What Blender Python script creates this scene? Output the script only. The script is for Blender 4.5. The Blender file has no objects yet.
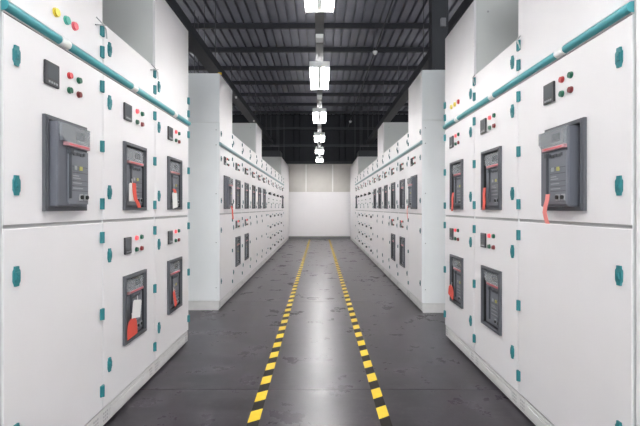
import bpy, bmesh, math, random
from mathutils import Vector, Matrix
random.seed(7)
C = bpy.context.scene.collection
SC = bpy.context.scene
PI = math.pi

# ------------------------------------------------------------------ camera, world, exposure
F = 400.0                      # focal length in pixels of the 640 px frame
EYE = 1.36
cam_d = bpy.data.cameras.new('camera')
cam_d.sensor_width = 36.0
cam_d.lens = F / 640 * 36
cam_d.shift_y = -5.0 / 640
cam_d.shift_x = 0.5 / 640
cam_d.clip_start = 0.05
cam = bpy.data.objects.new('camera', cam_d)
cam.location = (0, 0, EYE)
cam.rotation_euler = (PI / 2, 0, 0)
C.objects.link(cam)
SC.camera = cam

world = bpy.data.worlds.new('world')
SC.world = world
world.use_nodes = True
WORLD_STRENGTH = 1.5
bg = world.node_tree.nodes['Background']
bg.inputs[0].default_value = (0.93, 0.97, 1.0, 1)
bg.inputs[1].default_value = WORLD_STRENGTH

SC.view_settings.view_transform = 'Standard'
SC.view_settings.look = 'None'
SC.view_settings.gamma = 1.0
SC.view_settings.use_curve_mapping = False
SC.view_settings.exposure = 1.67
LAMP = 20.0                    # strength of the ceiling light diffusers
DECK_FILL = 10.0                   # strength of the glowing top strips added to brighten the roof deck

# ------------------------------------------------------------------ materials
MATS = {}


def mat(name, col, rough=0.5, metal=0.0, noise=0.0, nscale=8.0, emit=0.0, alpha=1.0, bump=0.0, bscale=200.0, spec=0.5,
        trans=0.0):
    m = bpy.data.materials.new(name)
    m.use_nodes = True
    nt = m.node_tree
    b = nt.nodes['Principled BSDF']
    b.inputs['Base Color'].default_value = (*col, 1)
    b.inputs['Roughness'].default_value = rough
    b.inputs['Metallic'].default_value = metal
    b.inputs['Specular IOR Level'].default_value = spec
    b.inputs['Alpha'].default_value = alpha
    if trans:
        b.inputs['Transmission Weight'].default_value = trans
    if emit:
        b.inputs['Emission Color'].default_value = (*col, 1)
        b.inputs['Emission Strength'].default_value = emit
    if noise or bump:
        tc = nt.nodes.new('ShaderNodeTexCoord')
    if noise:
        n = nt.nodes.new('ShaderNodeTexNoise')
        n.inputs['Scale'].default_value = nscale
        n.inputs['Detail'].default_value = 5
        nt.links.new(tc.outputs['Object'], n.inputs['Vector'])
        r = nt.nodes.new('ShaderNodeValToRGB')
        r.color_ramp.elements[0].position = 0.3
        r.color_ramp.elements[1].position = 0.7
        r.color_ramp.elements[0].color = (*[c * (1 - noise) for c in col], 1)
        r.color_ramp.elements[1].color = (*[min(1, c * (1 + noise)) for c in col], 1)
        nt.links.new(n.outputs['Fac'], r.inputs['Fac'])
        nt.links.new(r.outputs['Color'], b.inputs['Base Color'])
    if bump:
        n2 = nt.nodes.new('ShaderNodeTexNoise')
        n2.inputs['Scale'].default_value = bscale
        nt.links.new(tc.outputs['Object'], n2.inputs['Vector'])
        bp = nt.nodes.new('ShaderNodeBump')
        bp.inputs['Strength'].default_value = bump
        bp.inputs['Distance'].default_value = 0.002
        nt.links.new(n2.outputs['Fac'], bp.inputs['Height'])
        nt.links.new(bp.outputs['Normal'], b.inputs['Normal'])
    MATS[name] = m
    return m


mat('enamel', (0.81, 0.79, 0.80), 0.42, noise=0.015, nscale=3)
mat('enamel_side', (0.80, 0.82, 0.825), 0.45, noise=0.02, nscale=3)
mat('top_box_grey', (0.66, 0.67, 0.65), 0.45, noise=0.02, nscale=3)  # darker grey than the cabinet sides, for the top boxes
mat('plinth_paint', (0.66, 0.65, 0.64), 0.5, noise=0.04, nscale=14)
mat('seam', (0.42, 0.42, 0.42), 0.6)
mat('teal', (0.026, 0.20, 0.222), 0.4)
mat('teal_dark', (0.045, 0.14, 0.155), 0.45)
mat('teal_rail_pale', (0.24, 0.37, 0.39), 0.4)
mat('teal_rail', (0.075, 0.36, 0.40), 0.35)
mat('white_plastic', (0.85, 0.85, 0.84), 0.4)
mat('frame_grey', (0.098, 0.102, 0.115), 0.45)
mat('breaker_grey', (0.125, 0.132, 0.155), 0.42)
mat('breaker_front', (0.17, 0.18, 0.205), 0.4)
mat('breaker_dark', (0.055, 0.06, 0.07), 0.4)
mat('black', (0.012, 0.012, 0.013), 0.5)
mat('meter_case', (0.035, 0.035, 0.04), 0.35)
mat('meter_screen', (0.11, 0.12, 0.13), 0.2)
mat('clear_cover', (0.50, 0.53, 0.55), 0.15, alpha=0.3)
mat('display', (0.055, 0.07, 0.075), 0.15)
mat('light_print', (0.33, 0.34, 0.355), 0.5)
mat('red_band', (0.50, 0.27, 0.29), 0.35)
mat('band_line', (0.62, 0.10, 0.12), 0.4)
mat('red_button', (0.55, 0.05, 0.06), 0.3)
mat('dark_red_button', (0.22, 0.03, 0.035), 0.3)
mat('red_lamp', (0.80, 0.10, 0.12), 0.3, emit=0.22)
mat('green_button', (0.015, 0.12, 0.07), 0.3)
mat('green_lamp', (0.08, 0.45, 0.38), 0.3)
mat('yellow_lamp', (0.80, 0.62, 0.05), 0.3)
mat('pink_lamp', (0.80, 0.16, 0.20), 0.3)
mat('ochre', (0.45, 0.42, 0.12), 0.4)
mat('ribbon_red', (0.75, 0.10, 0.07), 0.6)
mat('ribbon_pink', (0.80, 0.24, 0.22), 0.6)
mat('card', (0.85, 0.84, 0.82), 0.6)
mat('steel_paint', (0.22, 0.22, 0.23), 0.5)
mat('steel', (0.45, 0.45, 0.46), 0.4, metal=0.6)
mat('deck_metal', (0.225, 0.23, 0.275), 0.45, metal=0.2, noise=0.12, nscale=2)
mat('purlin_paint', (0.03, 0.03, 0.037), 0.5)
mat('dark_steel', (0.035, 0.037, 0.043), 0.5)
mat('dark_clad', (0.009, 0.010, 0.016), 0.6, noise=0.2, nscale=3)
mat('rod_steel', (0.10, 0.10, 0.11), 0.5)
mat('concrete_pale', (0.66, 0.635, 0.60), 0.8, noise=0.05, nscale=2.5)
mat('joint_white', (0.90, 0.89, 0.87), 0.7)
mat('wall_white', (0.92, 0.90, 0.915), 0.6, noise=0.015, nscale=1.2)
mat('baseboard_grey', (0.22, 0.22, 0.22), 0.5)
mat('tape_yellow', (0.82, 0.56, 0.015), 0.45, noise=0.06, nscale=30)
mat('tape_black', (0.016, 0.014, 0.012), 0.6, spec=0.2)
mat('joint_dark', (0.012, 0.012, 0.013), 0.8)
mat('lamp_glow', (1.0, 0.985, 0.97), 0.5, emit=LAMP)
mat('deck_fill_glow', (1.0, 0.985, 0.97), 0.5, emit=DECK_FILL)
mat('galv', (0.16, 0.16, 0.165), 0.5, metal=0.3)


def floor_material():
    m = bpy.data.materials.new('polished_floor')
    m.use_nodes = True
    nt = m.node_tree
    b = nt.nodes['Principled BSDF']
    geo = nt.nodes.new('ShaderNodeNewGeometry')

    def noise(scale, detail, rough, stretch=None, dist=0.0):
        n = nt.nodes.new('ShaderNodeTexNoise')
        n.inputs['Scale'].default_value = scale
        n.inputs['Detail'].default_value = detail
        n.inputs['Roughness'].default_value = rough
        n.inputs['Distortion'].default_value = dist
        if stretch:
            mp = nt.nodes.new('ShaderNodeMapping')
            mp.inputs['Scale'].default_value = stretch
            nt.links.new(geo.outputs['Position'], mp.inputs['Vector'])
            nt.links.new(mp.outputs['Vector'], n.inputs['Vector'])
        else:
            nt.links.new(geo.outputs['Position'], n.inputs['Vector'])
        return n.outputs['Fac']

    def rng(src, a, c, lo, hi):
        mr = nt.nodes.new('ShaderNodeMapRange')
        for i, v in zip((1, 2, 3, 4), (a, c, lo, hi)):
            mr.inputs[i].default_value = v
        nt.links.new(src, mr.inputs[0])
        return mr.outputs[0]

    def mix(fac, c1, c2):
        mx = nt.nodes.new('ShaderNodeMixRGB')
        nt.links.new(fac, mx.inputs[0])
        for i, c in ((1, c1), (2, c2)):
            if isinstance(c, tuple):
                mx.inputs[i].default_value = (*c, 1)
            else:
                nt.links.new(c, mx.inputs[i])
        return mx.outputs[0]
    big = noise(0.9, 8, 0.6)
    cloud = noise(2.6, 11, 0.72)
    streak = noise(2.2, 8, 0.7, (0.8, 3.2, 1))
    fine = noise(16, 8, 0.75)
    col = mix(rng(cloud, 0.36, 0.66, 0, 1), (0.003, 0.002, 0.0035), (0.042, 0.033, 0.041))
    col = mix(rng(streak, 0.50, 0.74, 0, 0.6), col, (0.092, 0.08, 0.088))
    col = mix(rng(fine, 0.56, 0.76, 0, 0.5), col, (0.13, 0.117, 0.122))
    nt.links.new(col, b.inputs['Base Color'])
    b.inputs['Specular IOR Level'].default_value = 0.12
    nt.links.new(rng(cloud, 0.3, 0.7, 0.30, 0.46), b.inputs['Roughness'])
    nt.links.new(rng(streak, 0.2, 0.8, 0.95, 0.68), b.inputs['Coat Weight'])
    nt.links.new(rng(cloud, 0.3, 0.7, 0.38, 0.23), b.inputs['Coat Roughness'])
    b.inputs['Coat Tint'].default_value = (0.95, 0.94, 1.0, 1)
    bp = nt.nodes.new('ShaderNodeBump')
    bp.inputs['Strength'].default_value = 0.12
    bp.inputs['Distance'].default_value = 0.004
    nt.links.new(noise(7, 5, 0.6), bp.inputs['Height'])
    nt.links.new(bp.outputs['Normal'], b.inputs['Normal'])
    MATS['polished_floor'] = m


floor_material()


# ------------------------------------------------------------------ mesh helpers
class MB:
    def __init__(s):
        s.bm = bmesh.new()
        s.slot = 0

    def _faces(s, vs, faces):
        bv = [s.bm.verts.new(v) for v in vs]
        for f in faces:
            try:
                fa = s.bm.faces.new([bv[i] for i in f])
                fa.material_index = s.slot
            except ValueError:
                pass
        return s

    def box(s, x0, x1, y0, y1, z0, z1, bev=0.0):
        if bev:
            b = bev
            pts, idx = [], {}
            # chamfered box: for each corner three vertices
            for i, x in enumerate((x0, x1)):
                for j, y in enumerate((y0, y1)):
                    for k, z in enumerate((z0, z1)):
                        sx, sy, sz = (b if i == 0 else -b), (b if j == 0 else -b), (b if k == 0 else -b)
                        idx[(i, j, k, 0)] = len(pts); pts.append((x, y + sy, z + sz))
                        idx[(i, j, k, 1)] = len(pts); pts.append((x + sx, y, z + sz))
                        idx[(i, j, k, 2)] = len(pts); pts.append((x + sx, y + sy, z))
            fs = []
            for i in (0, 1):
                fs.append([idx[(i, j, k, 0)] for j, k in ((0, 0), (1, 0), (1, 1), (0, 1))])
                fs.append([idx[(j, i, k, 1)] for j, k in ((0, 0), (1, 0), (1, 1), (0, 1))])
                fs.append([idx[(j, k, i, 2)] for j, k in ((0, 0), (1, 0), (1, 1), (0, 1))])
                for j in (0, 1):
                    fs.append([idx[(i, j, 0, 0)], idx[(i, j, 1, 0)], idx[(i, j, 1, 1)], idx[(i, j, 0, 1)]])
                    fs.append([idx[(i, 0, j, 0)], idx[(i, 1, j, 0)], idx[(i, 1, j, 2)], idx[(i, 0, j, 2)]])
                    fs.append([idx[(0, i, j, 1)], idx[(1, i, j, 1)], idx[(1, i, j, 2)], idx[(0, i, j, 2)]])
                    for k in (0, 1):
                        fs.append([idx[(i, j, k, 0)], idx[(i, j, k, 1)], idx[(i, j, k, 2)]])
            return s._faces(pts, fs)
        vs = [(x, y, z) for x in (x0, x1) for y in (y0, y1) for z in (z0, z1)]
        return s._faces(vs, [(0, 1, 3, 2), (4, 6, 7, 5), (0, 4, 5, 1), (2, 3, 7, 6), (0, 2, 6, 4), (1, 5, 7, 3)])

    def prism(s, poly, y0, y1, axis='y'):
        """polygon in the plane across the axis, swept from y0 to y1"""
        n = len(poly)

        def P(p, t):
            return {'y': (p[0], t, p[1]), 'x': (t, p[0], p[1]), 'z': (p[0], p[1], t)}[axis]
        vs = [P(p, y0) for p in poly] + [P(p, y1) for p in poly]
        fs = [tuple(range(n)), tuple(range(n, 2 * n))]
        fs += [(i, (i + 1) % n, n + (i + 1) % n, n + i) for i in range(n)]
        return s._faces(vs, fs)

    def cyl(s, c, r, h0, h1, axis='y', n=14, r2=None):
        r2 = r if r2 is None else r2

        def P(a, rr, t):
            u, v = rr * math.cos(a), rr * math.sin(a)
            return {'y': (c[0] + u, t, c[1] + v), 'x': (t, c[0] + u, c[1] + v), 'z': (c[0] + u, c[1] + v, t)}[axis]
        vs = [P(2 * PI * i / n, r, h0) for i in range(n)] + [P(2 * PI * i / n, r2, h1) for i in range(n)]
        fs = [tuple(range(n)), tuple(range(n, 2 * n))]
        fs += [(i, (i + 1) % n, n + (i + 1) % n, n + i) for i in range(n)]
        return s._faces(vs, fs)

    def ring(s, x0, x1, z0, z1, a0, a1, b0, b1, y0, y1):
        """plate x0..x1, z0..z1 with a rectangular hole a0..a1, b0..b1, thickness y0..y1"""
        o = [(x0, z0), (x1, z0), (x1, z1), (x0, z1)]
        h = [(a0, b0), (a1, b0), (a1, b1), (a0, b1)]
        vs = [(p[0], y, p[1]) for y in (y0, y1) for q in (o, h) for p in q]
        fs = []
        for i in range(4):
            j = (i + 1) % 4
            fs.append((i, j, 4 + j, 4 + i))
            fs.append((8 + i, 12 + i, 12 + j, 8 + j))
            fs.append((i, 8 + i, 8 + j, j))
            fs.append((4 + i, 4 + j, 12 + j, 12 + i))
        return s._faces(vs, fs)

    def tube(s, pts, r, n=6):
        pts = [Vector(p) for p in pts]
        rings = []
        for i, p in enumerate(pts):
            d = (pts[min(i + 1, len(pts) - 1)] - pts[max(i - 1, 0)]).normalized()
            a = Vector((0, 0, 1)) if abs(d.z) < 0.9 else Vector((1, 0, 0))
            u = d.cross(a).normalized()
            w = d.cross(u)
            rings.append([p + u * r * math.cos(2 * PI * k / n) + w * r * math.sin(2 * PI * k / n) for k in range(n)])
        vs = [v for rg in rings for v in rg]
        fs = [tuple(range(n)), tuple(range(len(vs) - n, len(vs)))]
        for i in range(len(rings) - 1):
            for k in range(n):
                fs.append((i * n + k, i * n + (k + 1) % n, (i + 1) * n + (k + 1) % n, (i + 1) * n + k))
        return s._faces(vs, fs)

    def mesh(s, name, mats):
        bmesh.ops.recalc_face_normals(s.bm, faces=s.bm.faces)
        for f in s.bm.faces:
            f.smooth = True
        for e in s.bm.edges:
            if len(e.link_faces) != 2 or e.calc_face_angle(0) > 0.6:
                e.smooth = False
        me = bpy.data.meshes.new(name)
        s.bm.to_mesh(me)
        s.bm.free()
        for m in ([mats] if isinstance(mats, str) else mats):
            me.materials.append(MATS[m])
        return me


CACHE = {}


def part(name, parent, key, build, mats, loc=(0, 0, 0), rot=None, label=None, kind=None):
    """one mesh object; alike pieces share mesh data through the key"""
    k = (name, key, mats if isinstance(mats, str) else tuple(mats))
    if k not in CACHE:
        b = MB()
        build(b)
        CACHE[k] = b.mesh(name, mats)
    o = bpy.data.objects.new(name, CACHE[k])
    C.objects.link(o)
    o.location = loc
    if rot:
        o.rotation_euler = rot
    if parent:
        o.parent = parent
    if label:
        o['label'] = label
    if kind:
        o['kind'] = kind
    return o


def thing(name, label, cat, loc=(0, 0, 0), rz=0.0, group=None):
    o = bpy.data.objects.new(name, None)
    C.objects.link(o)
    o.location = loc
    o.rotation_euler = (0, 0, rz)
    o['label'] = label
    o['category'] = cat
    if group:
        o['group'] = group
    return o


def tag(o, label, cat, group=None):
    o['label'] = label
    o['category'] = cat
    if group:
        o['group'] = group
    return o


def struct(name, build, mats, loc=(0, 0, 0), parent=None):
    o = part(name, parent, name + str(loc), build, mats, loc)
    o['kind'] = 'structure'
    return o


# ------------------------------------------------------------------ the hall
XW, Y0, YW, HT = 6.5, -7.0, 17.62, 5.47     # half width, open front end, back wall, deck height
fl = struct('floor', lambda b: b.box(-XW, XW, Y0, YW + 0.3, -0.2, -0.006), 'joint_dark')
joints = [Y0] + [3.0 + 2.8 * k for k in range(-3, 6)] + [YW]
for j0, j1 in zip(joints, joints[1:]):
    if j1 - j0 > 0.1:
        part('floor_slab', fl, (round(j1 - j0, 3),),
             lambda b, d=j1 - j0: b.box(-XW, XW, 0.0025, d - 0.0025, -0.006, 0.0), 'polished_floor', (0, j0, 0))

wb = struct('wall_back', lambda b: (b.box(-XW, XW, YW, YW + 0.2, 0, HT + 0.3)), 'concrete_pale')
part('white_dado', wb, 0, lambda b: b.box(-XW, XW, YW - 0.03, YW, 0.1, 2.07), 'wall_white')
px = -XW
xs = [-0.59 - 1.17 * 5 + 1.17 * k for k in range(0, 12)]
for x in xs[:-1]:
    if -XW <= x and x + 1.17 <= XW:
        part('concrete_panel', wb, 0, lambda b: b.box(0.03, 1.14, YW - 0.02, YW, 2.08, 3.27, 0.004), 'concrete_pale', (x, 0, 0))
        part('joint_strip', wb, 0, lambda b: b.box(-0.028, 0.028, YW - 0.026, YW, 2.08, 3.27), 'joint_white', (x, 0, 0))
for i in range(13):
    def clad(b):
        b.prism([(0, 0), (0.35, 0), (0.4, -0.035), (0.6, -0.035), (0.65, 0), (1.0, 0), (1.0, 0.02), (0, 0.02)], 3.3, HT + 0.1, 'z')
    part('cladding_panel', wb, 0, clad, 'dark_clad', (-XW + i * 1.0, YW - 0.03, 0))
for z in (3.3, 4.05, 4.8):
    part('girt', wb, 0, lambda b: b.box(-XW, XW, YW - 0.13, YW - 0.067, 0, 0.1), 'dark_steel', (0, 0, z))
struct('baseboard_back', lambda b: b.box(-XW, XW, YW - 0.045, YW - 0.0305, 0.0, 0.115), 'baseboard_grey')
for s, nm in ((-1, 'wall_left'), (1, 'wall_right')):
    w = struct(nm, lambda b, s=s: b.box(s * XW, s * (XW + 0.2), Y0, YW, 0, HT + 0.3), 'dark_clad')

# roof: corrugated deck sheets on purlins
ce = struct('ceiling', lambda b: b.box(-XW, XW, Y0, YW + 0.2, HT + 0.11, HT + 0.3), 'dark_steel')
for i in range(13):
    def deck(b):
        prof = []
        for k in range(5):
            x = k * 0.2
            prof += [(x, 0.09), (x + 0.045, 0.09), (x + 0.05, 0.0), (x + 0.195, 0.0)]
        prof.append((1.0, 0.09))
        top = [(x, z + 0.012) for x, z in reversed(prof)]
        n = len(prof)
        vs = [(x, y, z) for y in (Y0, YW) for x, z in prof]
        vs += [(x, y, z) for y in (Y0, YW) for x, z in [(x, z + 0.012) for x, z in prof]]
        fs = []
        for k in range(n - 1):
            fs.append((k, k + 1, n + k + 1, n + k))
            fs.append((2 * n + k, 3 * n + k, 3 * n + k + 1, 2 * n + k + 1))
        b._faces(vs, fs)
    part('deck_sheet', ce, 0, deck, 'deck_metal', (-XW + i * 1.0, 0, HT))
for k in range(-11, 8):
    y = 8.89 + 1.345 * k
    if Y0 < y < YW - 0.2:
        def pur(b):
            b.box(-XW, XW, 0, 0.065, -0.11, -0.098)
            b.box(-XW, XW, 0, 0.01, -0.1, 0)
            b.box(-XW, XW, 0, 0.065, -0.012, 0)
        part('purlin', ce, 0, pur, 'purlin_paint', (0, y, HT))

# long cable trays hung over the cabinet rows
for s, nm in ((-1, 'left'), (1, 'right')):
    t = thing('cable_tray', 'long dark steel cable tray hung above the %s row of cabinets' % nm, 'cable tray', (s * 2.15, 0, 4.13), 0,
              'long cable trays')
    part('tray_channel', t, 0, lambda b: (b.box(-0.12, 0.12, -4, YW - 0.1, 0, 0.02), b.box(-0.12, -0.1, -4, YW - 0.1, 0.02, 0.16),
                                          b.box(0.1, 0.12, -4, YW - 0.1, 0.02, 0.16)), 'dark_steel')
    part('cable_bundle', t, 0, lambda b: [b.cyl((x, 0.06), 0.035, -4, YW - 0.1, 'y', 8) for x in (-0.05, 0.04)], 'black')
    for q, y in enumerate((9.9, 12.6) if s < 0 else ()):
        part('junction_or_patch_box', t, 0, lambda b: b.box(-0.022, 0.022, 0, 0.04, -0.05, 0, 0.004), 'white_plastic', (-s * 0.08, y, 0))
    for q, y in enumerate((2.9, 5.4, 7.85, 10.3, 12.8, 15.3)):
        for dx in (-0.1, 0.1):
            part('hanger_rod', t, 0, lambda b: b.cyl((0, 0), 0.008, 0, HT - 0.0 - 4.13, 'z', 8), 'rod_steel', (dx * 1.1, y, 0))
# shorter rods by the end of the rows
rod_names = ['left pair of hanger rods, nearer', 'left pair of hanger rods, farther']
for s, nm in ((-1, 'left'), (1, 'right')):
    for q, (y, x) in enumerate(((13.2, 1.50), (15.55, 1.48))):
        t = thing('rod_trapeze', 'thin steel trapeze hanger with two rods over the %s row, %s the back wall' % (nm, ('farther from', 'close to')[q]),
                  'hanger', (s * x, y, 3.20 if q else 3.42), 0, 'trapeze hangers')
        hh = HT - (3.20 if q else 3.42)
        for dx in (-0.1, 0.1):
            part('rod', t, hh, lambda b, hh=hh: b.cyl((0, 0), 0.009, 0, hh, 'z', 8), 'rod_steel', (dx, 0, 0))
        part('crossbar', t, 0, lambda b: b.box(-0.14, 0.14, -0.02, 0.02, -0.03, 0.0), 'rod_steel')

# vertical cable duct standing on the right end cabinet
t = thing('cable_riser', 'dark vertical cable duct rising from the tall right end cabinet to the roof', 'cable duct', (1.66, 5.5, 3.1552))
part('duct', t, 0, lambda b: (b.box(-0.11, 0.11, 0, 0.16, 0, HT - 3.1552 - 0.002), b.box(-0.13, 0.13, -0.02, 0.18, 0, 0.03)), 'dark_steel')
part('duct_cover', t, 0, lambda b: b.box(-0.09, 0.09, -0.008, 0.0, 0.05, HT - 3.1552 - 0.1, 0.003), 'dark_steel')
part('switch_box', t, 0, lambda b: (b.box(-0.035, 0.035, -0.05, -0.008, 0, 0.12, 0.005), b.box(-0.018, 0.018, -0.062, -0.05, 0.03, 0.09)), 'steel_paint', (0.03, 0, 0.68), label='small pale grey switch box')

# short cross trays behind the near top boxes on the left
for q, (y, z) in enumerate(((6.5, 3.5), (8.3, 3.5))):
    t = thing('cross_tray', 'dark cross tray running to the left wall, %s' % ('just behind the tall end cabinet', 'second behind the tall end cabinet')[q],
              'cable tray', (-2.3, y, z), 0, 'cross trays')
    part('tray_channel', t, 'cross', lambda b: (b.box(-4.0, 0, 0, 0.3, 0, 0.02), b.box(-4.0, 0, 0, 0.015, 0.02, 0.13), b.box(-4.0, 0, 0.285, 0.3, 0.02, 0.13)), 'dark_steel')
    part('junction_or_patch_box', t, 'cross', lambda b: b.box(-0.5, -0.25, -0.06, 0, 0.02, 0.11, 0.004), 'galv')  # box added in place of a pale lit patch on the side wall
    for x in (-0.3, -2.6):
        for yy in (0.02, 0.28):
            part('hanger_rod', t, z, lambda b, z=z: b.cyl((0, 0), 0.007, 0.1, HT - z, 'z', 8), 'rod_steel', (x, yy, 0))

# conduit under the deck with smoke detectors
t = thing('conduit', 'thin dark conduit under the roof deck to the right of the lights', 'conduit', (1.25, 0, 4.9))
part('pipe', t, 0, lambda b: b.cyl((0, 0), 0.015, 0.5, YW - 0.1, 'y', 8), 'dark_steel')
for y in (4.5, 9.3, 14.1):
    part('hanger', t, 0, lambda b: b.cyl((0, 0), 0.006, 0, HT - 4.9, 'z', 6), 'rod_steel', (0, y, 0))
for y, nm in ((9.0, 'nearer white smoke detector on the conduit under the roof'), (16.2, 'farther white smoke detector on the conduit near the back wall')):
    t = thing('smoke_detector', nm, 'detector', (1.25, y, 4.885), 0, 'smoke detectors')
    part('base', t, 0, lambda b: b.cyl((0, 0), 0.055, -0.03, 0, 'z', 16), 'white_plastic')
    part('sensor_cap', t, 0, lambda b: b.cyl((0, 0), 0.028, -0.075, -0.03, 'z', 14, 0.048), 'white_plastic')

# ------------------------------------------------------------------ light line
LZ = EYE + 1.9


def light(x, y, label):
    t = thing('ceiling_light', label, 'ceiling light', (x, y, LZ), 0, 'ceiling lights')

    def hous(b):
        b.box(-0.133, 0.133, 0, 1.0, 0.03, 0.075, 0.004)
        b.box(-0.026, 0.026, 0, 1.0, 0.0, 0.03)
        for sx in (-1, 1):
            b.box(min(sx * 0.132, sx * 0.138), max(sx * 0.132, sx * 0.138), -0.006, 1.006, -0.03, 0.07)  # side skirts added to hold back light towards the cabinets
        b.box(-0.133, 0.133, -0.006, 0.003, -0.012, 0.03)
        b.box(-0.133, 0.133, 0.997, 1.006, -0.012, 0.03)
    part('housing', t, 0, hous, 'white_plastic')
    for sx in (-1, 1):
        part('diffuser', t, sx, lambda b, sx=sx: b.box(min(sx * 0.028, sx * 0.13), max(sx * 0.028, sx * 0.13), 0.006, 0.994, 0.004, 0.029), 'lamp_glow')
        part('added_uplight', t, sx, lambda b, sx=sx: b.box(min(sx * 0.08, sx * 0.12), max(sx * 0.08, sx * 0.12), 0.03, 0.97, 0.0755, 0.08), 'deck_fill_glow')  # second strip is an added upward glow for the deck
    for yy in (0.2, 0.85):
        part('stem', t, 0, lambda b: b.cyl((0, 0), 0.012, 0.075, 0.14, 'z', 8), 'steel', (0, yy, 0))
    return t


order = ['nearest', 'second', 'third', 'fourth', 'fifth', 'farthest']
for k in range(-4, 6):
    y = 2.85 + 2.527 * k
    if k >= 0:
        lb = '%s bright ceiling light in the line over the aisle%s' % (order[k], ', cut by the top edge' if k == 0 else '')
    else:
        lb = 'bright ceiling light over the aisle behind the camera, place %s from the front' % ['one', 'two', 'three', 'four'][-k - 1]
    light(0.0, y, lb)
t = thing('light_trunking', 'long grey trunking that carries the row of ceiling lights', 'trunking', (0, 0, LZ + 0.14))
part('channel', t, 0, lambda b: b.box(-0.05, 0.05, Y0 + 0.2, YW - 0.14, 0, 0.07, 0.004), 'galv')
for y in (4.68, 7.2, 9.75):
    part('junction_or_patch_box', t, 'trunk', lambda b: b.box(-0.045, 0.045, 0, 0.14, -0.05, 0, 0.004), 'white_plastic', (0, y, 0))
for k in range(-2, 7):
    part('hanger', t, 'trunk', lambda b: b.cyl((0, 0), 0.006, 0.07, HT - LZ - 0.14, 'z', 6), 'rod_steel', (0, 1.8 + 2.527 * k, 0))
for s, nm in ((-1, 'left'), (1, 'right')):
    for k in range(-3, 6):
        light(s * 4.4, 2.85 + 2.527 * k, 'bright ceiling light over the hidden aisle behind the %s row, number %s from the front' % (nm, ['one', 'two', 'three', 'four', 'five', 'six', 'seven', 'eight', 'nine'][k + 3]))

# ------------------------------------------------------------------ floor tapes
for s, nm in ((-1, 'left'), (1, 'right')):
    t = thing('floor_tape', '%s black and yellow striped warning tape along the floor' % nm, 'floor tape', (s * 0.42, 0, 0), 0, 'striped floor tapes')
    per, hw, sk = 0.272, 0.036, 0.022
    ph = 2.62 if s < 0 else 2.667
    k0 = -10
    for k in range(k0, 55):
        yc = ph + per * k
        if yc > 17.3:
            break
        ly = 0.125 if k < 40 else 0.15

        def strip(b, d=0.062):
            b.prism([(-hw, -d - sk), (hw, -d + sk), (hw, d + sk), (-hw, d - sk)], 0.0, 0.0014, 'z')
        part('yellow_stripe', t, 0, lambda b: strip(b, 0.071), 'tape_yellow', (0, yc, 0))
        part('black_stripe', t, 0, lambda b: strip(b, 0.065), 'tape_black', (0, yc + per / 2, 0))

# ------------------------------------------------------------------ cabinets
XF, DEP = 1.33, 0.8
ZP, ZS, ZR0, ZR1, ZT, ZTT = 0.125, 1.285, 2.193, 2.24, 2.5, 3.155


def hinge_mesh(b):
    b.box(-0.017, 0.017, -0.012, 0, -0.034, 0.034, 0.002)
    b.cyl((0.0, -0.012), 0.0085, -0.034, 0.034, 'z', 10)


def latch_mesh(b):
    b.prism([(-0.011, 0.045), (0.011, 0.045), (0.012, 0.032), (0.018, 0.024), (0.018, -0.022), (0.012, -0.032), (0.010, -0.043),
             (-0.010, -0.043), (-0.012, -0.032), (-0.018, -0.022), (-0.018, 0.024), (-0.012, 0.032)], -0.009, 0)
    b.prism([(-0.012, 0.02), (0.012, 0.02), (0.012, -0.014), (-0.012, -0.014)], -0.014, -0.009)
    b.cyl((0, 0.003), 0.007, -0.017, -0.014, 'y', 10)


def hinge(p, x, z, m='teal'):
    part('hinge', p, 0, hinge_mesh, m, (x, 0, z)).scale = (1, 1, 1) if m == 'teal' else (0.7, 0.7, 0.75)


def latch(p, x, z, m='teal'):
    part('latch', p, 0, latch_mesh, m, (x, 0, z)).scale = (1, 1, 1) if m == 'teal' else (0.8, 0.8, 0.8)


def button(p, x, z, m, r=0.0155):
    o = part('button', p, r, lambda b: (b.cyl((0, 0), r * 1.15, -0.005, 0, 'y', 14), b.cyl((0, 0), r, -0.014, -0.005, 'y', 14, r * 0.9)), m, (x, 0, z),
             label={'red_button': 'red button', 'dark_red_button': 'dark red button', 'red_lamp': 'lit red button', 'green_button': 'dark green button',
                    'green_lamp': 'green pilot lamp', 'yellow_lamp': 'yellow pilot lamp', 'pink_lamp': 'red pilot lamp'}.get(m))
    return o


def meter(p, x, z, m=1.0):
    o = part('meter', p, m, lambda b: b.box(-0.052 * m, 0.052 * m, -0.013, 0, -0.058, 0.058, 0.003), 'meter_case', (x, 0, z))
    part('screen', o, m, lambda b: b.box(-0.038 * m, 0.038 * m, -0.0142, -0.013, -0.026, 0.046), 'meter_screen')
    part('key_row', o, m, lambda b: [b.box((q * 0.018 - 0.006) * m, (q * 0.018 + 0.006) * m, -0.015, -0.013, -0.047, -0.037) for q in (-1.5, -0.5, 0.5, 1.5)], 'light_print')
    return o


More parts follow.
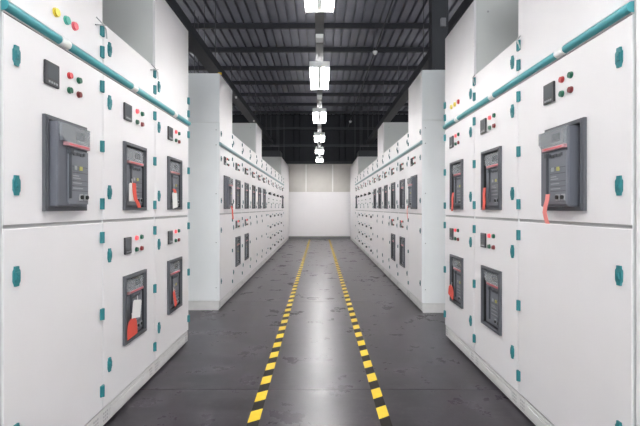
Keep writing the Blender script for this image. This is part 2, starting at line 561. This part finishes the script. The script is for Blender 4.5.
def breaker(p, x, z, proud, sc=1.0):
    """circuit breaker face 0.255 x 0.415, lower left corner at x, z; proud > 0 sticks out of the door, < 0 is recessed"""
    W, H = (0.255, 0.42) if proud > 0 else (0.285, 0.42)
    yb = 0.07
    o = part('breaker', p, round(proud, 3), lambda b: b.box(0, W, -proud, yb, 0, H, 0.006), 'breaker_grey', (x, 0, z))
    y = -proud
    k = round(proud, 3)

    def fp(name, m, u0, u1, v0, v1, d0, d1=0.0, bev=0.0, label=None):
        return part(name, o, (k, u0, v0), lambda b: b.box(u0 * W, u1 * W, y - d0, y - d1, H * (1 - v1), H * (1 - v0), bev), m, label=label)
    fp('front_plate', 'breaker_front', 0.30 if proud > 0 else 0.08, 0.98, 0.30, 0.97, 0.006, 0, 0.002)
    fp('trip_unit', 'breaker_front', 0.08, 0.96, 0.03, 0.22, 0.012)
    fp('trip_display', 'display', 0.52, 0.80, 0.07, 0.17, 0.015, 0.012)
    fp('legend_plate', 'light_print', 0.54, 0.90, 0.18, 0.205, 0.0145, 0.012)
    cv = part('clear_cover', o, (k,), lambda b: (b.prism([(0.04 * W, H * 0.985), (0.97 * W, H * 0.985), (0.97 * W, H * 0.77), (0.16 * W, H * 0.77), (0.04 * W, H * 0.83)], y - 0.018, y - 0.0155),
                                                  b.box(0.04 * W, 0.05 * W, y - 0.0165, y, H * 0.83, H * 0.985),
                                                  b.box(0.96 * W, 0.97 * W, y - 0.0165, y, H * 0.78, H * 0.985),
                                                  b.box(0.05 * W, 0.96 * W, y - 0.0165, y, H * 0.978, H * 0.985)), 'clear_cover')
    fp('red_band', 'red_band', 0.17, 0.97, 0.225, 0.272, 0.0185, 0.0, 0.002, 'pinkish red band')
    fp('band_line', 'band_line', 0.26, 0.90, 0.240, 0.256, 0.0195, 0.0185)
    part('name_marks', o, (k,), lambda b: [b.box(u * W, (u + d) * W, y - 0.009, y - 0.006, H * (1 - v - 0.042), H * (1 - v)) for u, d, v in
                                          ((0.36, 0.07, 0.315), (0.45, 0.1, 0.33), (0.57, 0.09, 0.325), (0.68, 0.1, 0.33), (0.80, 0.05, 0.32))], 'breaker_dark')
    part('charging_lever', o, (k,), lambda b: (b.box(0.31 * W, 0.355 * W, y - 0.016, y, 0.1 * H, 0.66 * H, 0.002), b.box(0.29 * W, 0.38 * W, y - 0.022, y, 0.64 * H, 0.70 * H, 0.002)), 'breaker_dark')
    for u, m in ((0.47, 'light_print'), (0.66, 'ochre')):
        part('state_flag', o, (k, u), lambda b, u=u: b.box(u * W, (u + 0.09) * W, y - 0.010, y - 0.006, H * 0.455, H * 0.505), m)
    for v in (0.50, 0.575, 0.675, 0.74, 0.80):
        part('groove', o, (k, v), lambda b, v=v: b.box(0.42 * W, 0.95 * W, y - 0.0075, y - 0.006, H * (1 - v - 0.006), H * (1 - v)), 'breaker_dark')
    part('rating_print', o, (k,), lambda b: [b.box(0.44 * W, (0.44 + d) * W, y - 0.0072, y - 0.006, H * (1 - v - 0.012), H * (1 - v)) for v, d in ((0.61, 0.2), (0.64, 0.26), (0.70, 0.3), (0.765, 0.34))], 'light_print')
    for u in (0.64, 0.82):
        part('key_lock', o, (k, u), lambda b, u=u: b.box(u * W, (u + 0.13) * W, y - 0.011, y - 0.006, H * 0.075, H * 0.16, 0.001), 'light_print')
        part('lock_barrel', o, (k, u), lambda b, u=u: b.cyl(((u + 0.065) * W, H * 0.118), 0.011, y - 0.018, y - 0.011, 'y', 12), 'black')
    return o


FW, FH, FB = 0.345, 0.468, 0.021      # window frame


def window(p, x, z, proud):
    o = part('window_frame', p, 0, lambda b: (b.ring(0, FW, 0, FH, FB, FW - FB, FB, FH - FB, -0.016, 0.0),
                                              b.ring(FB * 0.5, FW - FB * 0.5, FB * 0.5, FH - FB * 0.5, FB, FW - FB, FB, FH - FB, -0.020, -0.016)), 'frame_grey', (x, 0, z))
    part('recess_lining', o, 0, lambda b: (b.ring(FB * 0.6, FW - FB * 0.6, FB * 0.6, FH - FB * 0.6, FB, FW - FB, FB, FH - FB, 0.0, 0.085),
                                           b.box(FB * 0.6, FW - FB * 0.6, 0.085, 0.095, FB * 0.6, FH - FB * 0.6)), 'black')
    breaker(p, x + FB + (0.008 if proud > 0 else 0.012), z + FB + 0.001, proud)


def plate(p, name, w, z0, z1, hole=None, m='enamel', gap=0.004, dz=0.003):
    if hole:
        a0, b0 = hole
        return part(name, p, (w, z0, z1, hole), lambda b: b.ring(gap, w - gap, z0 + dz, z1 - dz, a0 + 0.01, a0 + FW - 0.01, b0 + 0.01, b0 + FH - 0.01, 0, 0.02), m)
    return part(name, p, (w, z0, z1), lambda b: b.box(gap, w - gap, 0, 0.02, z0 + dz, z1 - dz, 0.002), m)


def carcass(p, w, top):
    def bld(b):
        b.box(0.001, w - 0.001, 0.1, DEP, ZP, ZT)
        for x in (0.001, w - 0.0035):
            b.box(x, x + 0.0025, 0.003, 0.1, ZP, ZT)
        b.box(0.004, w - 0.004, 0.008, 0.1, ZR0 - 0.02, ZR1 + 0.02)
        b.box(0.004, w - 0.004, 0.006, 0.1, ZT - 0.02, ZT)
        b.box(0.004, w - 0.004, 0.008, 0.1, ZP, ZP + 0.02)
    part('carcass', p, w, bld, 'enamel_side')
    part('seam_strip', p, w, lambda b: b.box(0.004, w - 0.004, 0.009, 0.1, ZS - 0.02, ZS + 0.02), 'seam')
    part('plinth', p, w, lambda b: (b.box(0.001, w - 0.001, 0.008, DEP, 0.014, ZP - 0.009), b.box(0.10, w - 0.10, 0.003, 0.008, 0.098, 0.104), b.box(0.10, w - 0.10, 0.000, 0.008, 0.035, 0.085, 0.002),
                                    b.box(0.02, w - 0.02, 0.04, DEP - 0.02, 0.0, 0.014)), 'plinth_paint')
    o = part('plinth_vents', p, w, lambda b: [b.box(x + 0.02 * i, x + 0.02 * i + 0.011, 0.0068, 0.008, z, z + 0.012)
                                              for x in (0.018, w - 0.018 - 0.051 - 0.02) for i in range(3) for z in (0.035, 0.057, 0.079)], 'seam')
    o['kind'] = 'stuff'
    if top:
        part('top_box', p, w, lambda b: b.box(0.002, w - 0.002, 0.0205, DEP, ZT + 0.001, ZTT - 0.003), 'top_box_grey')
        part('screw', p, (w, 't'), lambda b: [b.cyl((y, z), 0.009, 0.0003, w - 0.0003, 'x', 8) for y, z in ((0.12, 3.05), (0.45, 2.9))], 'seam')


def rail(p, w, clip=True):
    r = (ZR1 - ZR0) / 2
    zc = (ZR0 + ZR1) / 2

    def bld(b):
        prof = [(0.008, zc - r)] + [(-0.025 * math.cos(a), zc + r * math.sin(a)) for a in [(-0.5 + i / 8) * PI for i in range(9)]] + [(0.008, zc + r)]
        b.prism(prof, 0.0, w, 'x')
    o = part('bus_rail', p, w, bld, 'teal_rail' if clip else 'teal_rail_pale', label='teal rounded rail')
    part('rail_shadow_strip', p, w, lambda b: b.box(0, w, -0.004, 0.008, ZR0 - 0.007, ZR0 - 0.0005), 'seam')  # dark strip under the rail, its shadow put into the colour
    if clip:
        part('rail_clip', o, w, lambda b: b.prism([(0.004, zc - r - 0.002)] + [(-0.029 * math.cos(a), zc + (r + 0.003) * math.sin(a)) for a in [(-0.5 + i / 8) * PI for i in range(9)]] + [(0.004, zc + r + 0.003)],
                                                      w * 0.5 - 0.035, w * 0.5 + 0.035, 'x'), 'white_plastic', label='white clip over the rail')


ORD = ['first', 'second', 'third', 'fourth', 'fifth', 'sixth', 'seventh', 'eighth', 'ninth', 'tenth', 'eleventh']


def cabinet(side, y0, y1, label, group, f0=None, up=None, low=False, top=False, lamps=None, mcc=False, wire=False, rail_on=True, lit=False, near_row=True):
    """side -1 left (faces +X), +1 right (faces -X); y0..y1 its stretch along the aisle"""
    w = round(y1 - y0, 4)
    if side < 0:
        t = thing('switchgear_cabinet', label, 'cabinet', (-XF, y0, 0), PI / 2, group)
        xl, xh = 0.07, w - 0.019
        mo, b1, b2 = 0.06, 0.208, 0.29
    else:
        t = thing('switchgear_cabinet', label, 'cabinet', (XF, y1, 0), -PI / 2, group)
        xl, xh = w - 0.07, 0.019
        mo, b1, b2 = 0.03, 0.145, 0.222
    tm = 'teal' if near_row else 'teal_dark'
    carcass(t, w, top)
    # upper door
    zu = 1.345
    hole = (f0, zu) if up else None
    d = plate(t, 'upper_door', w, ZS, ZR0 - 0.008, hole)
    zl = 0.428
    d2 = plate(t, 'lower_door', w, ZP, ZS - 0.013, (f0, zl) if low else None) if not mcc else None
    cvr = plate(t, 'duct_cover', w, ZR1 + 0.004, ZTT if top else ZT)
    if rail_on:
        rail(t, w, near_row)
    for z in (2.10, 1.735, 1.385):
        hinge(t, xh, z, tm)
    for z in (2.44, 2.31):
        hinge(t, xh, z, tm)
    if not mcc:
        for z in (1.18, 0.713, 0.245):
            hinge(t, xh, z, tm)
        for z in (1.06, 0.37):
            latch(t, xl, z, tm)
    for z in (2.025, 1.458):
        latch(t, xl, z, tm)
    if not top or side:
        latch(t, xl, 2.36, tm)
    if up:
        window(t, f0, zu, 0.055 if up == 'proud' else -0.012)
        meter(t, f0 + mo, 2.02)
        for (dx, z, m) in ((b1, 2.063, 'red_lamp' if lit else 'red_button'), (b2, 2.063, 'green_button'), (b1, 1.985, 'green_button'), (b2, 1.985, 'dark_red_button')):
            button(t, f0 + dx, z, m)
    if low:
        window(t, f0, zl, -0.012)
        meter(t, f0 + mo, 1.10, 0.9)
        for (dx, z, m) in ((b1 - 0.01, 1.143, 'red_lamp'), (b2 - 0.01, 1.145, 'green_button'), (b1 - 0.01, 1.06, 'green_button'), (b2 - 0.01, 1.06, 'dark_red_button')):
            button(t, f0 + dx, z, m)
    if lamps:
        for x, z, m in lamps:
            button(t, x, z, m, 0.02)
    if wire:
        def hook(b):
            b.tube([(-0.05, -0.004, 0.05), (-0.03, -0.03, 0.02), (0.0, -0.035, 0.0), (0.02, -0.03, -0.05)], 0.004)
            b.tube([(-0.06, -0.004, 0.0), (-0.02, -0.03, 0.015), (0.02, -0.03, 0.03)], 0.004)
        part('wire_hook', t, side, hook, 'steel', (xh - 0.012 if side < 0 else xh + 0.05, 0, ZT - 0.055))
    if mcc:
        meter(t, 0.40, 2.03, 0.6)
        for x, z, m in ((0.50, 2.05, 'red_button'), (0.58, 1.98, 'green_button')):
            button(t, x, z, m)
        part('pull_handle', t, 0, lambda b: (b.box(-0.1, 0.1, -0.05, -0.03, -0.035, 0.035, 0.004), b.box(-0.09, -0.07, -0.03, 0, -0.02, 0.02), b.box(0.07, 0.09, -0.03, 0, -0.02, 0.02)), 'black', (0.5, 0, 1.74))
        for z in (1.60, 1.50):
            for x in (0.42, 0.52):
                button(t, x, z, 'green_button', 0.011)
        for q in range(4):
            z0 = ZP + q * 0.287
            dr = part('drawer', t, (w, q), lambda b, z0=z0: b.box(0.004, w - 0.004, 0, 0.02, z0 + 0.004, z0 + 0.283, 0.002), 'enamel')
            part('knob', dr, q, lambda b, z0=z0: (b.cyl((w * 0.75, z0 + 0.15), 0.026, -0.03, 0, 'y', 12, 0.03), b.box(w * 0.75 - 0.006, w * 0.75 + 0.006, -0.04, -0.03, z0 + 0.125, z0 + 0.175)), 'frame_grey')
            part('indicator', dr, q, lambda b, z0=z0: [b.cyl((x, z0 + 0.2), 0.011, -0.015, 0, 'y', 10) for x in (0.25, 0.33)], 'teal')
    return t


NL, NR = 'near cabinets on the left', 'near cabinets on the right'
FL, FR = 'far row of cabinets on the left', 'far row of cabinets on the right'
LB = [0.9, 1.68, 2.457, 3.234, 4.06]
RB = [0.7, 1.70, 2.68, 3.44, 4.24]


def blank(side, y0, y1, label, group, h=ZTT, name='filler_cabinet'):
    w = round(y1 - y0, 4)
    t = thing(name, label, 'cabinet', (-XF, y0, 0) if side < 0 else (XF, y1, 0), PI / 2 if side < 0 else -PI / 2, group)
    part('carcass', t, (w, h), lambda b: b.box(0.002, w - 0.002, 0.02, DEP, ZP, h), 'enamel_side')
    part('plinth', t, w, lambda b: (b.box(0.002, w - 0.002, 0.012, DEP, 0.012, ZP - 0.004), b.box(0.02, w - 0.02, 0.03, DEP - 0.02, 0, 0.012)), 'plinth_paint')
    plate(t, 'lower_panel', w, ZP, ZT)
    plate(t, 'upper_panel', w, ZT, h)
    xl = 0.07 if side < 0 else w - 0.07
    return t


blank(-1, LB[0], LB[1] - 0.014, 'plain pale end cabinet cut by the left edge of the picture', 'plain cabinets nearest the camera', name='end_cabinet')
blank(1, RB[0], RB[1] - 0.014, 'plain pale end cabinet cut by the right edge of the picture', 'plain cabinets nearest the camera', name='end_cabinet')
L1 = cabinet(-1, LB[1], LB[2], 'large pale cabinet at the left edge with a protruding breaker and three pilot lamps', NL, f0=0.237, up='proud', top=True, wire=True,
             lamps=[(0.335, 2.345, 'yellow_lamp'), (0.42, 2.345, 'green_lamp'), (0.487, 2.345, 'pink_lamp')])
L2 = cabinet(-1, LB[2], LB[3], 'low-topped near left cabinet with red and white tags in two breaker windows', NL, f0=0.245, up='deep', low=True, lit=True, wire=True)
L3 = cabinet(-1, LB[3], LB[4], 'last near left cabinet before the gap, with a tall top box and two windows', NL, f0=0.255, up='deep', low=True, top=True, lit=True)
R1 = cabinet(1, RB[1], RB[2], 'wide pale cabinet at the right edge with a protruding breaker and red ribbon', NR, f0=0.345, up='proud', top=True, wire=True)
R2 = cabinet(1, RB[2], RB[3], 'low-topped near right cabinet with a red ribbon in its upper window', NR, f0=0.18, up='deep', low=True, wire=True, lit=True)
R3 = cabinet(1, RB[3], RB[4], 'last near right cabinet before the gap, three pilot lamps on top', NR, f0=0.20, up='deep', low=True, top=True, lit=True,
             lamps=[(0.22, 2.375, 'yellow_lamp'), (0.32, 2.375, 'yellow_lamp'), (0.42, 2.375, 'red_button')])

for side, nm, st, step, grp in ((-1, 'left', 5.33, 0.775, FL), (1, 'right', 5.2, 0.79, FR)):
    y = st
    for k in range(11):
        w = step if k < 6 else (1.0 if k < 10 else 0.8)
        y1 = round(y + w, 4)
        what = {0: 'tall end cabinet with protruding breaker and ribbon, first of the far %s row',
                1: 'second cabinet of the far %s row, with upper and lower breaker windows',
                2: 'third cabinet of the far %s row, with upper and lower breaker windows',
                3: 'fourth cabinet of the far %s row, just before the tall top box, blank lower door',
                4: 'fifth cabinet of the far %s row, carrying a tall top box',
                5: 'sixth cabinet of the far %s row, just beyond the tall top box',
                6: 'seventh cabinet of the far %s row, nearest of the four with black pull handles',
                7: 'eighth cabinet of the far %s row, second of the four with black pull handles',
                8: 'ninth cabinet of the far %s row, third of the four with black pull handles',
                9: 'tenth cabinet of the far %s row, farthest of the four with black pull handles',
                10: 'eleventh cabinet of the far %s row, small top box and dark window'}[k] % nm
        if k < 6:
            cabinet(side, y, y1, what, grp, f0=0.215, up='proud' if k == 0 else 'deep', low=k in (1, 2), top=k in (0, 4), near_row=False)
        elif k < 10:
            cabinet(side, y, y1, what, grp, mcc=True, near_row=False)
        else:
            cabinet(side, y, y1, what, grp, f0=0.22, up='deep', top=True, near_row=False)
        y = y1
    blank(side, y + 0.01, y + 1.3, 'plain tall cabinet after the far %s row, nearer of two' % nm, 'plain tall cabinets by the back wall')
    blank(side, y + 1.31, min(y + 2.6, YW - 0.06), 'plain tall cabinet against the back wall on the %s' % nm, 'plain tall cabinets by the back wall')
    # dark cable entry box on the last top box
    t = thing('cable_entry_box', 'dark cable entry box on the farthest top box of the %s row' % nm, 'entry box', (side * (XF + 0.42), 14.38, ZTT), 0, 'cable entry boxes')
    part('body', t, 0, lambda b: b.box(-0.38, 0.38, -0.36, 0.36, 0, 0.22, 0.01), 'dark_steel')
    part('flange', t, 0, lambda b: b.box(-0.4, 0.4, -0.38, 0.38, 0.0, 0.03), 'purlin_paint')

# exposed ends of the far rows: framed side sheets are part of the first cabinet
for o in [o for o in C.objects if o.get('label', '').startswith('tall end cabinet')]:
    left = o.rotation_euler[2] > 0
    w = 0.775 if left else 0.79
    x0, x1 = (-0.008, 0.0) if left else (w, w + 0.008)
    part('side_panel', o, left, lambda b: b.box(x0, x1, 0.03, DEP, ZP + 0.0, ZT - 0.004, 0.001), 'enamel_side')
    part('box_side_panel', o, left, lambda b: b.box(x0, x1, 0.004, DEP, ZT + 0.004, ZTT - 0.002, 0.001), 'enamel_side')
    part('side_plinth', o, left, lambda b: b.box(x0, x1, 0.012, DEP, 0.0, ZP - 0.004), 'plinth_paint')
    part('side_screw', o, left, lambda b: [b.cyl((0.045, z), 0.008, min(x0, x1) - 0.003, max(x0, x1) + 0.003, 'x', 8) for z in (0.3, 0.9, 1.55, 2.2, 2.4)], 'seam')
# yellow tab in place of the yellow-green wire on the far left end cabinet
t = part('yellow_tab', None, 0, lambda b: b.box(-0.025, 0.025, -0.004, 0.004, 0, 0.035, 0.001), 'tape_yellow', (-1.345, 5.4, ZTT))
tag(t, 'small yellow tab on the top edge of the tall left end cabinet', 'tab')


# ------------------------------------------------------------------ tags and ribbons hanging from the breakers
def place(o, cab, x, z, y):
    side = -1 if cab.rotation_euler[2] > 0 else 1
    cx, cy, _ = cab.location
    o.rotation_euler = (0, 0, cab.rotation_euler[2])
    o.location = (cx - y, cy + x, z) if side < 0 else (cx + y, cy - x, z)
    return o


def ribbon(cab, pts, wd, y, m, label, grp='red ribbons'):
    """flat strip hanging along pts (x, dy, z) in the cabinet's own frame"""
    x0, _, z0 = pts[0]

    def bld(b):
        L = [(p[0] - x0, p[1], p[2] - z0) for p in pts]
        n = len(L)
        vs = []
        for (x, yy, z) in L:
            vs += [(x - wd / 2, yy - 0.001, z), (x + wd / 2, yy - 0.004, z), (x + wd / 2, yy - 0.0065, z), (x - wd / 2, yy - 0.0035, z)]
        fs = [(0, 1, 2, 3), (4 * n - 4, 4 * n - 3, 4 * n - 2, 4 * n - 1)]
        for i in range(n - 1):
            for k in range(4):
                fs.append((4 * i + k, 4 * i + (k + 1) % 4, 4 * i + 4 + (k + 1) % 4, 4 * i + 4 + k))
        b._faces(vs, fs)
    o = part('ribbon', None, label, bld, m)
    place(o, cab, x0, z0, y)
    return tag(o, label, 'ribbon', grp)


def card(cab, x, z, w, h, tilt, y, m, label, cat='tag', round_top=False, hole=True, grp='hanging tags'):
    t = thing('hanging_tag', label, cat, (0, 0, 0), 0, grp)
    place(t, cab, x, z, y)

    def bld(b):
        if round_top:
            poly = [(-w / 2, -h), (w / 2, -h)] + [(w / 2 * math.cos(a), -w / 2 + w / 2 * math.sin(a)) for a in [i * PI / 8 for i in range(9)]]
        else:
            c = 0.012
            poly = [(-w / 2, -h), (w / 2, -h), (w / 2, -c), (w / 2 - c, 0), (-w / 2 + c, 0), (-w / 2, -c)]
        poly = [(px * math.cos(tilt) - pz * math.sin(tilt), px * math.sin(tilt) + pz * math.cos(tilt)) for px, pz in poly]
        b.prism(poly, -0.0035, -0.0015)
    part('card_body', t, label, bld, m)
    part('string', t, label, lambda b: b.tube([(0, 0.0, 0.03), (0.002, -0.003, 0.0), (0, -0.004, -0.012)], 0.0018, 5), 'card')
    return t


YT = -0.0225        # just in front of the window frames
card(L2, 0.33, 1.534, 0.09, 0.128, 0.0, YT, 'card', 'white tag under a red ribbon in the middle left upper window')
ribbon(L2, [(0.345, 0, 1.535), (0.345, -0.003, 1.47), (0.36, -0.005, 1.42), (0.39, -0.006, 1.395), (0.415, -0.006, 1.362)], 0.045, YT - 0.005, 'ribbon_red',
       'red ribbon looped over the white tag in the middle left upper window')
card(L3, 0.365, 1.505, 0.115, 0.145, 0.14, YT, 'card', 'white tag in the upper window of the last near left cabinet')
ribbon(L3, [(0.335, 0, 1.53), (0.345, -0.003, 1.515), (0.36, -0.004, 1.495)], 0.06, YT - 0.005, 'ribbon_red', 'short red ribbon above the white tag in the last near left cabinet')
card(L2, 0.40, 0.705, 0.13, 0.125, -0.2, YT - 0.006, 'card', 'white tilted tag in the lower left window, above the red tag')
card(L2, 0.33, 0.597, 0.145, 0.135, 0.05, YT, 'ribbon_red', 'round-topped red tag low in the middle left lower window', round_top=True)
card(L3, 0.345, 0.62, 0.05, 0.16, 0.38, YT, 'ribbon_red', 'narrow red tag leaning in the lower window of the last near left cabinet')
ribbon(R1, [(0.505, 0, 1.435), (0.51, -0.006, 1.405), (0.50, -0.01, 1.37), (0.485, -0.006, 1.335), (0.495, -0.004, 1.30), (0.515, -0.006, 1.275)], 0.042, -0.085, 'ribbon_pink',
       'salmon red ribbon hanging below the protruding breaker at the right edge')
ribbon(R2, [(0.29, 0, 1.52), (0.285, -0.004, 1.46), (0.295, -0.006, 1.40), (0.285, -0.006, 1.345)], 0.055, YT - 0.003, 'ribbon_red', 'red ribbon in the upper window of the low-topped right cabinet')
ribbon(R3, [(0.345, 0, 1.51), (0.335, -0.004, 1.45), (0.345, -0.006, 1.39), (0.33, -0.006, 1.33)], 0.055, YT - 0.003, 'ribbon_red', 'red ribbon in the upper window of the last near right cabinet')
card(R3, 0.30, 0.60, 0.15, 0.125, -0.25, YT - 0.004, 'ribbon_red', 'red tag on the lower window of the last near right cabinet', round_top=True)
for o in [o for o in C.objects if o.get('label', '').startswith('tall end cabinet')]:
    left = o.rotation_euler[2] > 0
    ribbon(o, [(0.34, 0, 1.39), (0.345, -0.01, 1.33), (0.36, -0.012, 1.26), (0.39, -0.01, 1.20)], 0.07 if left else 0.05, -0.08,
           'ribbon_red' if left else 'ribbon_pink', '%s ribbon below the protruding breaker of the far %s end cabinet' % (('red', 'left') if left else ('pink', 'right')))
